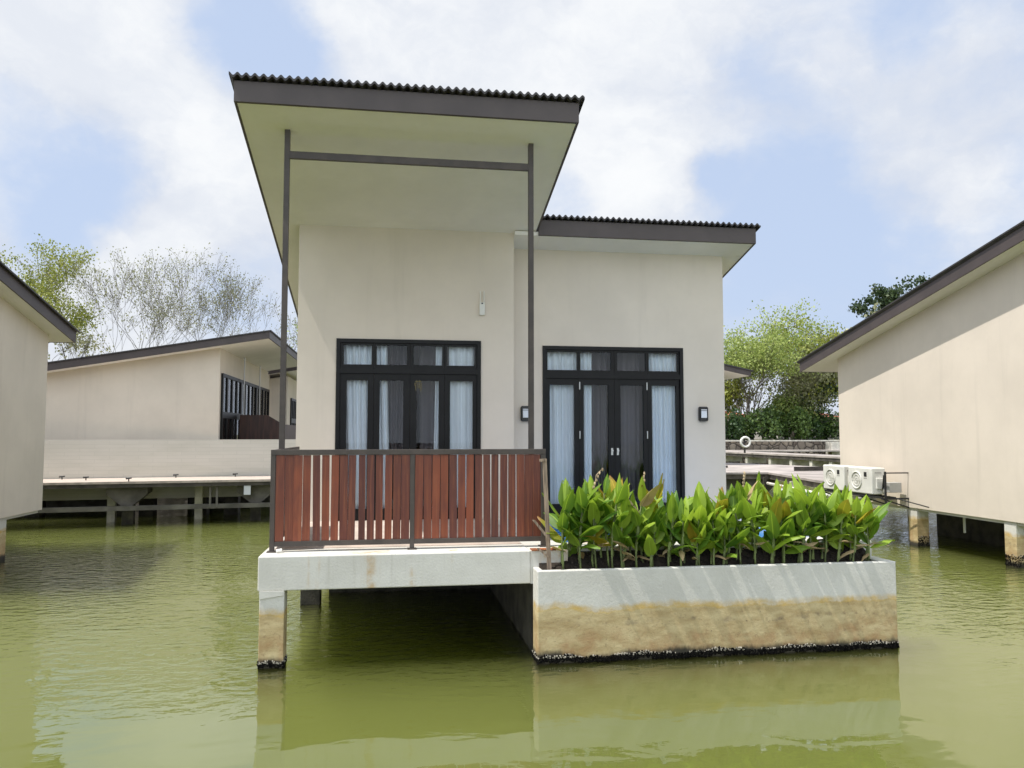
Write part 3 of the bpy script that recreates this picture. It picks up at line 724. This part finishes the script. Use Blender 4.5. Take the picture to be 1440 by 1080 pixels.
# ---------------------------------------------------------------- pavilion behind the left boardwalk
pav = thing('pavilion', (-8, 30, 0), 'long cream pavilion with a rising brown roof and tall black windows behind the boardwalk', 'building')
PX, PY = -5.05, 24.3
zr = lambda x: 5.22 - .172 * (-3.56 - x)       # soffit height, rising to the right
b = MB(); b.yprism([(-16, .6), (PX, .6), (PX, zr(PX) + .01), (-16, zr(-16) + .01)], PY, 34.0)
b.yprism([(-16, .6), (-4.32, .6), (-4.32, 4.83), (-16, 3.0)], 34.002, 46)
b.build('wall', 'plaster_cream', pav)
def xroof(nm, x0, x1, y0, y1, fz, th):
    b = MB(); b.yprism([(x0 + .04, fz(x0 + .04)), (x1 - .04, fz(x1 - .04)), (x1 - .04, fz(x1 - .04) + .03), (x0 + .04, fz(x0 + .04) + .03)], y0 + .04, y1 - .04)
    ro = b.build(nm, 'plaster_soffit', pav)
    b = MB()
    b.yprism([(x0, fz(x0) - .004), (x1, fz(x1) - .004), (x1, fz(x1) + th), (x0, fz(x0) + th)], y0, y0 + .038)
    b.yprism([(x0, fz(x0) - .004), (x1, fz(x1) - .004), (x1, fz(x1) + th), (x0, fz(x0) + th)], y1 - .038, y1)
    b.box(x1 - .04, x1, y0 + .038, y1 - .038, fz(x1) - .004, fz(x1) + th); b.build('fascia', 'fascia', ro)
    b = MB(); b.yprism([(x0 - .03, fz(x0) + th), (x1 + .04, fz(x1) + th), (x1 + .04, fz(x1) + th + .035), (x0 - .03, fz(x0) + th + .035)], y0 - .04, y1 + .04)
    b.build('roofing_sheet', 'roofing', ro)
xroof('roof', -16.3, -3.56, 23.8, 33.2, zr, .21)
xroof('wing_roof', -16.3, -2.9, 33.6, 46.5, lambda x: 4.98 + .165 * (x + 4.4), .2)
def glazed(x, y0, y1, z0, z1, nb, sub):
    fr = MB(); gl_ = MB(); dw = (y1 - y0) / nb
    for i in range(nb):
        a, c = y0 + i * dw, y0 + (i + 1) * dw
        f = MB(); 
        f.box(x, x + .06, a, a + .12, z0, z1); f.box(x, x + .06, c - .12, c, z0, z1)
        f.box(x, x + .06, a + .12, c - .12, z1 - .10, z1); f.box(x, x + .055, a + .12, c - .12, z0 + 1.12, z0 + 1.32); f.box(x, x + .06, a + .12, c - .12, z0, z0 + .1)
        for k in range(1, sub):
            yy = a + (c - a) * k / sub; f.box(x + .003, x + .052, yy - .07, yy + .07, z0 + .1, z1 - .1)
        f.box(x, x + .006, a + .12, c - .12, z0 + .1, z1 - .1); o = f.build('window', 'frame_black', pav)  # black sheet behind the panes stands in for the unlit interior
        g = MB(); g.box(x + .012, x + .02, a + .1, c - .1, z0 + .08, z1 - .08); g.build('pane', 'glass', o)
        if i == 0: 
            pass
glazed(PX + .004, 24.5, 33.6, 1.75, 4.22, 3, 4)
glazed(-4.316, 35.0, 40.0, 1.75, 3.95, 2, 4)
for y in (27.35, 30.5):
    b = MB(); b.tube([(PX + .16, y, 1.1), (PX + .16, y, zr(PX))], .022, 6); b.build('downpipe', 'hinge_steel', pav)
sc = MB(); sc.box(-4.93, -4.05, 26.9, 27.0, 1.2, 3.02); sc.box(-4.05, -3.6, 26.9, 27.0, 1.2, 2.75, 0, lambda x, y, z: (x, y, z + (.27 if (z > 2 and x < -3.9) else 0)))
sc.box(-3.7, -3.6, 27.0, 31.0, 1.2, 2.72)
tag(sc.build('timber_screen', 'screen_brown', base=(-4.3, 27, 1.2)), 'dark brown timber balcony screen below the pavilion windows', 'screen')
sl = MB(); sl.box(-4.9, -2.6, 26.6, 46, .9, 1.16); sl.build('balcony_slab', 'plaster_white', pav)
sl = MB(); sl.box(-4.2, -2.7, 35.0, 35.1, 1.9, 2.12); sl.build('low_ledge', 'plaster_white', pav)
for x, y in ((-14, 24.6), (-12, 24.6), (-10.2, 24.6), (-7.9, 24.6), (-7.1, 24.6), (-5.6, 24.6), (-4.7, 24.6)):
    b = MB(); b.box(x - .2, x + .2, y, y + .4, -1.5, .6); b.build('pile', 'pile_dark', pav)
b = MB(); b.box(-16, -8.4, 27, 27.3, -1.5, .62); b.box(-7.0, -2, 29, 29.3, -1.5, .62); b.build('plinth', 'pier_grey', pav)

# ---------------------------------------------------------------- right background
hv = thing('rear_villa', (9, 33, 0), 'villa mostly hidden behind the main house, only its brown eave tip showing', 'house')
b = MB(); b.box(6, 12.6, 30, 36, .8, 4.9); b.build('wall', 'plaster_cream', hv)
zq = lambda x: 4.90 - .20 * (x - 13.4)
b = MB(); b.yprism([(5.5, zq(5.5)), (14.28, zq(14.28)), (14.28, zq(14.28) + .03), (5.5, zq(5.5) + .03)], 29.6, 36.4); rr_ = b.build('roof', 'plaster_soffit', hv)
b = MB(); b.yprism([(5.5, zq(5.5)), (14.3, zq(14.3)), (14.3, zq(14.3) + .2), (5.5, zq(5.5) + .2)], 29.55, 29.598); b.box(14.281, 14.33, 29.6, 36.4, zq(14.3), zq(14.3) + .2); b.build('fascia', 'fascia', rr_)
b = MB(); b.yprism([(5.4, zq(5.4) + .2), (14.4, zq(14.4) + .2), (14.4, zq(14.4) + .25), (5.4, zq(5.4) + .25)], 29.5, 36.5); b.build('roofing_sheet', 'roofing', rr_)
for x in (7, 12.3):
    b = MB(); b.box(x - .15, x + .15, 30.2, 30.5, -1.5, .8); b.build('pile', 'pier_light', hv)

rw = thing('rear_boardwalk', (12, 25, 0), 'grey boardwalk bending behind the cannas towards the right villa', 'boardwalk')
poly = [(3, 24.35), (12.15, 24.0), (11.3, 19.3), (13.2, 19.2), (13.9, 23.6), (16.4, 27.4), (14.5, 32.2), (11, 31.0), (3, 29.5)]
b = MB(); b.prism(poly, 1.09, 1.15); b.build('deck', 'board_grey', rw)
inner = [(3, 24.42), (12.22, 24.07), (11.38, 19.35), (13.12, 19.27), (13.8, 23.65), (16.2, 27.4), (14.4, 32.0), (11, 30.9), (3, 29.4)]
b = MB(); b.prism(inner, .93, 1.088); b.build('edge_beam', 'board_edge', rw)
b = MB()
for a, c in (((12.1, 24.05), (11.34, 19.6)), ):
    b.tube([(a[0], a[1], .80), (c[0], c[1], .80)], .05, 6)
b.build('edge_pipe', 'pier_light', rw)
for x, y in ((8.5, 24.3), (10.6, 24.25), (12.0, 23.9), (11.7, 21.6), (11.45, 19.6)):
    b = MB(); b.box(x - .05, x + .05, y, y + .1, -1.5, 1.0); b.build('pile', 'pier_light' if x > 11.6 and y < 23 else 'pile_dark', rw)
b = MB()
for x, y in ((10.9, 24.4), (12.0, 24.2)):
    b.yprism([(x - .5, .93), (x - .5, .75), (x - .15, .4), (x + .15, .4), (x + .5, .75), (x + .5, .93)], y, y + 1.2)
b.build('pier_head', 'pier_grey', rw)
b = MB(); b.box(9, 11.9, 25.4, 25.7, .35, .5); b.box(9, 11.9, 25.4, 25.6, .75, .83); b.build('low_beam', 'pier_light', rw)
b = MB(); b.prism([(13.25, 19.6), (27, 20.6), (27, 23.4), (13.8, 22.9)], 1.06, 1.149); b.prism([(13.3, 19.68), (27, 20.7), (27, 23.3), (13.85, 22.8)], .86, 1.058); b.build('side_deck', 'board_edge', rw)
for x in (15, 18, 21, 24):
    b = MB(); b.box(x - .13, x + .13, 20.6, 20.9, -1.5, .86); b.build('pile', 'pier_light', rw)
rail2 = MB(); rail2.box(13.35, 14.4, 24.5, 24.56, 1.16, 1.3); rail2.box(10.2, 12.2, 27.2, 27.26, 1.16, 1.24)
tag(rail2.build('timber_kerb', 'board_side', base=(13, 25, 1.15)), 'dark timber kerb lying along the grey rear boardwalk', 'kerb')

fw = thing('far_boardwalk', (23, 46, 0), 'distant boardwalk on pale piers in front of the rubble wall', 'boardwalk')
L2, G2 = frame_on(22.75, 57.0, 24.35, 38.0)
b = MB(); b.box(0, L2, 0, 2.0, 1.05, 1.15, 0, G2); b.box(0, 12, 2.0, 12, 1.05, 1.148, 0, lambda x, y, z: (22.9 + y, 57.5 - x * .2, z)); b.build('deck', 'board_grey', fw)
b = MB(); b.box(0, L2, .04, .2, .86, 1.048, 0, G2); b.build('edge_beam', 'board_side', fw)
for u in (1.5, 4.5, 7.6, 10.4, 12.7, 14.7, 16.5, 18.2):
    b = MB(); b.box(u - .13, u + .13, .10, 1.5, .45, .86, 0, G2); b.build('pier_head', 'pier_light', fw)
    b = MB(); b.box(u - .12, u + .12, .6, .9, -1.5, .45, 0, G2); b.build('pile', 'pier_grey', fw)
lb = thing('lifebuoy', (22.9, 49.0, 1.15), 'white ring lifebuoy hanging on a post at the far boardwalk', 'lifebuoy')
bc = (22.95, 48.4, 1.86)
b = MB(); b.tube([(bc[0] + .31 * cos(2 * pi * k / 24), bc[1], bc[2] + .31 * sin(2 * pi * k / 24)) for k in range(25)], .075, 8, cap=False); b.build('ring', 'buoy_white', lb, smooth=True)
b = MB()
for a in (35, 145): b.bar((bc[0] - .3 * cos(radians(a)), bc[1] + .02, bc[2] - .3 * sin(radians(a))), (bc[0] + .3 * cos(radians(a)), bc[1] + .02, bc[2] + .3 * sin(radians(a))), .05)
b.build('rope', 'cable', lb)
b = MB(); b.box(bc[0] - .05, bc[0] + .05, bc[1] + .08, bc[1] + .16, 1.15, 2.1); b.build('post', 'board_side', lb)

b = MB(); N = 90
for i in range(N):
    x0, x1 = -60 + 140 * i / N, -60 + 140 * (i + 1) / N
b.box(-60, 80, 58.0, 58.55, -1.5, 1.80); b.box(-60, 80, 57.95, 58.6, 1.802, 1.90, 1)
tag(b.build('rubble_wall', ['rubble', 'pier_light'], base=(10, 58.2, 0)), 'long rubble stone retaining wall with a pale coping along the far shore', 'wall')
b = MB(); b.box(34.2, 35.6, 57.0, 57.9, -1, 1.75); tag(b.build('stone_pier', 'pier_light', base=(35, 57.5, 0), bevel=.03), 'pale concrete block standing before the rubble wall beside the right villa', 'block')
fe = MB()
for i in range(8): fe.box(24.6 + i * .45, 24.6 + i * .45 + .42, 66, 66.05, 1.78, 4.9)
for i in range(3): fe.box(24.6 + i * 1.7, 24.7 + i * 1.7, 66.06, 66.14, 1.78, 5.0)
tag(fe.build('metal_fence', 'far_wall', base=(26, 66, 1.78)), 'tall grey sheet fence panel behind the shrubs beside the house corner', 'fence')
def far_house(x, y, w, label):
    o = thing('far_house', (x, y, 1.78), label, 'house')
    b = MB(); b.box(x - w / 2, x + w / 2, y, y + 7, 1.78, 4.4); b.build('wall', 'far_wall', o)
    b = MB(); e = .5; z0, z1 = 4.2, 5.0
    b.add([(x - w / 2 - e, y - e, z0), (x + w / 2 + e, y - e, z0), (x + w / 2 + e, y + 7 + e, z0), (x - w / 2 - e, y + 7 + e, z0), (x - w / 2 + 2.2, y + 3.5, z1), (x + w / 2 - 2.2, y + 3.5, z1)],
          [(0, 1, 5, 4), (1, 2, 5), (2, 3, 4, 5), (3, 0, 4), (3, 2, 1, 0)]); b.build('roof', 'red_tile', o)
    for k in (-1, 1):
        b = MB(); b.box(x + k * w * .25 - .5, x + k * w * .25 + .5, y - .03, y + .02, 2.6, 3.9); b.build('window', 'frame_black', o)
far_house(34.5, 78, 7, 'low house with a red tiled roof far behind the left shrubs')
far_house(44.5, 78, 7, 'low house with a red tiled roof far behind the trees near the right villa')

# ---------------------------------------------------------------- trees
def leaf_quad(b, c, s, rr, mi=0):
    d = Vector((rr.gauss(0, 1), rr.gauss(0, 1), rr.gauss(0, .6))).normalized(); a = d.orthogonal().normalized()
    a = Matrix.Rotation(rr.uniform(0, 6.28), 3, d) @ a
    e = d.cross(a) * s * .42; l = a * s
    b.add([c - l * .5, c + e, c + l * .5, c - e], [(0, 1, 2, 3)], mi)
def tree(name, label, base, h, spread, seed, lm, bark, leaves, lsize, fork=.25, trunk_r=.22, levels=5, up=.35, clump=.55, group=None, twig=3, nfork=4, l1=None, lzmin=0.0):
    rr = random.Random(seed); tr = MB(); cr = MB(); base = Vector(base)
    tips = []
    def branch(p, d, L, r, lev):
        pts = [p]; rad = [r]; n = 4 if lev < 3 else 3; q = p.copy(); dd = d.copy()
        for i in range(n):
            dd = (dd + Vector((rr.gauss(0, .16), rr.gauss(0, .16), rr.gauss(0, .10) + up * .12))).normalized()
            q = q + dd * L / n; pts.append(q.copy()); rad.append(max(.006, r * (1 - .5 * (i + 1) / n)))
        tr.tube(pts, rad, (8, 6, 5, 4, 3, 3, 3)[lev], cap=False)
        if lev >= levels - 1:
            tips.append(pts[-1]); tips.append(pts[len(pts) // 2])
        if lev >= levels: return
        k = twig if lev >= 2 else nfork
        for i in range(k):
            t = 1.0 if i < 2 else rr.uniform(.35, .95)
            f = t * n; j = min(int(f), n - 1); s = pts[j].lerp(pts[j + 1], f - j)
            az = rr.uniform(0, 6.28); tilt = rr.uniform(.3, .85) * spread
            side = Vector((cos(az), sin(az), 0)); nd = (dd * cos(tilt) + (side - dd * side.dot(dd)).normalized() * sin(tilt) + Vector((0, 0, up * .3))).normalized()
            branch(s, nd, (h * l1 if (l1 and lev == 0) else L) * rr.uniform(.62, .82), max(.007, rad[min(j + 1, n)] * .68), lev + 1)
    L0 = h * fork
    branch(base - Vector((0, 0, .3)), Vector((rr.gauss(0, .05), rr.gauss(0, .05), 1)).normalized(), L0, trunk_r, 0)
    zmax = max(t_.z for t_ in tips); sc = (h) / (zmax - base.z)
    fix = lambda v: (base.x + (v[0] - base.x) * sc, base.y + (v[1] - base.y) * sc, base.z + (v[2] - base.z) * sc)
    tr.v = [fix(v) for v in tr.v]; tips = [Vector(fix(t_)) for t_ in tips]
    tips = [q for q in tips if q.z > base.z + lzmin * h] or tips
    wts = [rr.random() ** 1.5 + .05 for q in tips]; picks = rr.choices(tips, wts, k=leaves)
    for i in range(leaves):
        c = picks[i]; g = clump
        leaf_quad(cr, c + Vector((rr.gauss(0, g), rr.gauss(0, g), rr.gauss(0, g * .6))), lsize * rr.uniform(.6, 1.3), rr, 0)
    o = thing(name, base, label, 'tree', group)
    tr.build('trunk', bark, o, smooth=True); cr.build('crown', lm, o)
    return o
gT = 'trees on the far shore'
# right of the house
tree('spreading_tree', 'wide yellow green tree with forked dark trunk beside the house corner', (29.2, 60.5, 1.78), 11.0, 1.05, 11, 'tree_leaf', 'bark', 15000, .17, .12, .24, 5, .45, .42, gT, 3, 6, .42, .5)
tree('leafy_tree', 'greyish leafy tree under the right villa eave', (35.4, 63, 1.78), 7.4, .95, 12, 'tree_leaf_pale', 'bark', 9000, .19, .22, .17, 5, .35, .5, gT, 3)
tree('leafy_tree', 'bright green tree rising behind the right villa roof slope', (37.0, 68, 1.78), 11.0, 1.0, 13, 'tree_leaf_lime', 'bark', 9000, .22, .22, .18, 5, .35, .6, gT, 3)
tree('slender_tree', 'tall dark slender tree whose two tufts top the right villa roof', (53.0, 78, 1.78), 16.6, .5, 14, 'tree_leaf_dark', 'bark', 3200, .32, .45, .24, 4, .4, .4, gT, 2, 2)
tree('leafy_tree', 'low olive tree between the wide forked tree and the right villa eave', (33.0, 61.5, 1.78), 4.2, 1.0, 31, 'tree_leaf', 'bark', 5000, .18, .2, .12, 4, .35, .45, gT, 4)
tree('leafy_tree', 'low dark tree against the right villa wall edge above the shrubs', (36.6, 61.8, 1.78), 5.6, 1.0, 32, 'tree_leaf_dark', 'bark', 5000, .2, .2, .12, 4, .35, .5, gT, 4)
tree('leafy_tree', 'small lime leaved tree below the brown eave tip beside the house corner', (27.0, 64.5, 1.78), 6.0, .8, 15, 'tree_leaf_lime', 'bark', 3600, .22, .25, .14, 4, .35, .5, gT, 3)
# left, above the pavilion roof
tree('leafy_tree', 'dense green topped tree just above the left villa eave', (-26.4, 60, 1.78), 14.2, .9, 21, 'tree_leaf_lime', 'bark_pale', 9000, .15, .24, .14, 5, .4, .34, gT, 3)
tree('sparse_tree', 'thin leaved pale tree tallest above the pavilion roof left half', (-20.4, 60, 1.78), 14.6, .75, 22, 'tree_leaf_pale', 'bark_pale', 4200, .12, .26, .10, 5, .6, .3, gT, 3, 5)
tree('sparse_tree', 'almost leafless pale tree above the middle of the pavilion roof', (-14.6, 61, 1.78), 13.6, .72, 23, 'tree_leaf_pale', 'bark_pale', 2400, .11, .26, .09, 5, .6, .3, gT, 3)
tree('sparse_tree', 'almost leafless low tree leaning above the pavilion roof right half', (-10.0, 60, 1.78), 11.8, .8, 24, 'tree_leaf_pale', 'bark_pale', 1500, .11, .26, .09, 5, .55, .3, gT, 3)
tree('sparse_tree', 'wispy low tree above the high end of the pavilion roof', (-5.8, 62, 1.78), 9.6, .85, 25, 'tree_leaf', 'bark_pale', 1300, .16, .24, .12, 5, .4, .4, gT, 3)
tree('leafy_tree', 'olive tree seen between the left roof post and the house wall', (-.9, 60, 1.78), 12.2, .8, 26, 'tree_leaf', 'bark_pale', 2600, .18, .24, .13, 5, .4, .4, gT, 3)
tree('sparse_tree', 'bare forked tree in the gap below the left villa eave', (-24.0, 61, 1.78), 11.0, .8, 27, 'tree_leaf_pale', 'bark', 1500, .2, .26, .13, 5, .5, .4, gT, 3)
for q, (x, y) in enumerate(((43, 62), (50, 61), (58, 63))):
    tree('leafy_tree', 'leafy tree beyond the right villa, screened by its wall', (x, y, 1.78), 11, 1.1, 50 + q, 'tree_leaf_pale', 'bark', 6000, .45, .25, .3, 4, .35, .7, gT, 3)
# bushes
def shrub(x, y, w, h, seed, label, n=1500, m='hedge_leaf', ls=.2):
    rr = random.Random(seed); o = thing('shrub', (x, y, 1.78), label, 'shrub', 'shrubs behind the rubble wall')
    b = MB(); lobes = [(rr.uniform(-w * .35, w * .35), rr.uniform(-.5, .5), rr.uniform(.25, .75) * h, rr.uniform(.3, .55)) for k in range(9)]
    for i in range(n):
        lx, ly, lz, lr = rr.choice(lobes)
        d = Vector((rr.gauss(0, 1), rr.gauss(0, 1), rr.gauss(0, 1))).normalized() * rr.uniform(.7, 1.1)
        c = Vector((x + lx + d.x * lr * w * .6, y + ly + d.y * .8, max(1.8, 1.78 + lz + d.z * lr * h * .75)))
        leaf_quad(b, c, ls * rr.uniform(.7, 1.4), rr)
    b.build('foliage', m, o)
    b = MB()
    for k in range(5): b.tube([(x + R(-.2, .2), y + R(-.2, .2), 1.7), (x + R(-.6, .6) * w * .5, y + R(-.4, .4), 1.78 + h * .7)], [.04, .015], 5)
    b.build('stem', 'bark', o)
sh_lab = ['round dark shrub at the house corner behind the lifebuoy', 'dark green shrub right of the lifebuoy', 'tall dark shrub at the foot of the wide yellow green tree', 'dense dark shrub in the middle of the gap between the villas', 'dark shrub second from the right villa wall', 'dark shrub nearest the right villa wall', 'dark shrub half hidden behind the right villa wall edge']
for i, lb_ in enumerate(sh_lab):
    shrub(26.6 + i * 1.75, 59.9 + (i % 2) * .7, 2.6, (2.5, 2.4, 2.9, 2.6, 2.6, 2.8, 2.7)[i], 40 + i, lb_, 1700)

# ---------------------------------------------------------------- sky, sun, camera
SUN = Vector((-.46, -.068, 1)).normalized()
W = bpy.data.worlds.new('World'); S.world = W; W.use_nodes = True
wt = W.node_tree; wt.nodes.clear(); t = NT(wt)
sky = t.n('TexSky', {'sky_type': 'NISHITA', 'sun_disc': False, 'sun_elevation': math.asin(SUN.z), 'sun_rotation': math.atan2(SUN.x, SUN.y), 'air_density': 1.0, 'dust_density': 2.0, 'ozone_density': 1.0})
dirv = t.vm('NORMALIZE', t.n('TexCoord').outputs['Generated']).outputs[0]
wv = t.vm('ADD', dirv, t.scaled(t.vm('SUBTRACT', t.noise(dirv, 5, 5, .6, out=1), (.5, .5, .5)).outputs[0], (.16, .16, .13))).outputs[0]
BL = [(-0.175,0.875,0.451,0.083,-0.50),(-0.105,0.908,0.406,0.065,-0.50),(-0.333,0.904,0.268,0.087,-0.45),(-0.210,0.966,0.152,0.061,-0.25),(0.377,0.873,0.311,0.035,-0.60),(0.473,0.833,0.286,0.096,-0.30),(0.477,0.861,0.178,0.148,-0.35),(0.529,0.731,0.432,0.052,-0.35),(0.407,0.818,0.406,0.052,-0.25),(-0.388,0.858,0.337,0.039,-0.20),(-0.368,0.906,0.208,0.052,-0.30),(-0.302,0.862,0.407,0.130,0.35),(-0.214,0.932,0.292,0.096,0.45),(0.053,0.885,0.463,0.174,0.35),(0.283,0.853,0.439,0.165,0.30),(0.291,0.911,0.292,0.074,0.50),(0.560,0.749,0.353,0.130,0.30),(-0.276,0.941,0.196,0.070,0.30),(0.633,0.728,0.264,0.052,0.25),(-0.369,0.840,0.398,0.104,0.30)]
acc = t.noise(t.scaled(dirv, (1, 1, 1.8)), 2.6, 8, .58)
acc = t.math('ADD', acc, t.math('MULTIPLY', t.math('SUBTRACT', t.noise(t.scaled(wv, (1, 1, 1.6)), 9, 8, .62), .5), .38))
for x, y, z, r, w in BL:
    dd = t.vm('DISTANCE', wv, (x, y, z)).outputs['Value']
    acc = t.math('ADD', acc, t.ramp(dd, r * 1.35, r * .25, 0, w * .62))
cov = t.ramp(acc, .23, .64)
shade = t.math('ADD', t.math('MULTIPLY', t.ramp(t.noise(t.scaled(t.vm('ADD', wv, (.02, .02, .05)).outputs[0], (1, 1, 1.7)), 4.5, 9, .62), .34, .66), .6), t.math('MULTIPLY', t.ramp(acc, .40, .85), .4))
CLD = 9.4
ccol = t.mix(shade, (.60 * CLD, .645 * CLD, .735 * CLD), (.84 * CLD, .855 * CLD, .87 * CLD))
veil = t.mix(.84, sky.outputs[0], (.525 * CLD, .63 * CLD, .83 * CLD))
colr = t.mix(cov, veil, ccol)
# unseen sky behind the camera, brightened as added fill for shaded fronts and soffit
back = t.ramp(t.vm('DOT_PRODUCT', dirv, (-.25, -.95, .18)).outputs['Value'], .0, .8, 1.0, 1.85)
colr = t.vm('MULTIPLY', colr, t.n('CombineXYZ', None, X=back, Y=t.math('MULTIPLY', back, 1.0), Z=t.math('ADD', t.math('MULTIPLY', back, .92), .08)).outputs[0]).outputs[0]
bg = t.n('Background', None, Color=colr, Strength=.1)
t.n('OutputWorld', None, Surface=bg.outputs[0])

sl_ = bpy.data.lights.new('sun', 'SUN'); sl_.energy = 4.1; sl_.angle = radians(.6); sl_.color = (1, .95, .87)
so_ = bpy.data.objects.new('sun', sl_); COL.objects.link(so_); so_.rotation_euler = SUN.to_track_quat('Z', 'Y').to_euler(); so_.location = (-10, 0, 30)

cam = bpy.data.cameras.new('camera'); co = bpy.data.objects.new('camera', cam); COL.objects.link(co)
cam.sensor_width = 36; cam.lens = 1100 / 1440 * 36; cam.clip_end = 2000; cam.clip_start = .05
co.location = (0, 0, 2.40); co.rotation_euler = (radians(90) + math.atan(70 / 1100), 0, -radians(8.8))
S.camera = co
S.view_settings.view_transform = 'Standard'; S.view_settings.look = 'None'; S.view_settings.exposure = .29; S.view_settings.gamma = 1
S.render.engine = 'CYCLES'
S.cycles.volume_bounces = 3; S.cycles.max_bounces = 8; S.cycles.transparent_max_bounces = 12; S.cycles.use_denoising = True
S.cycles.caustics_reflective = False; S.cycles.caustics_refractive = False
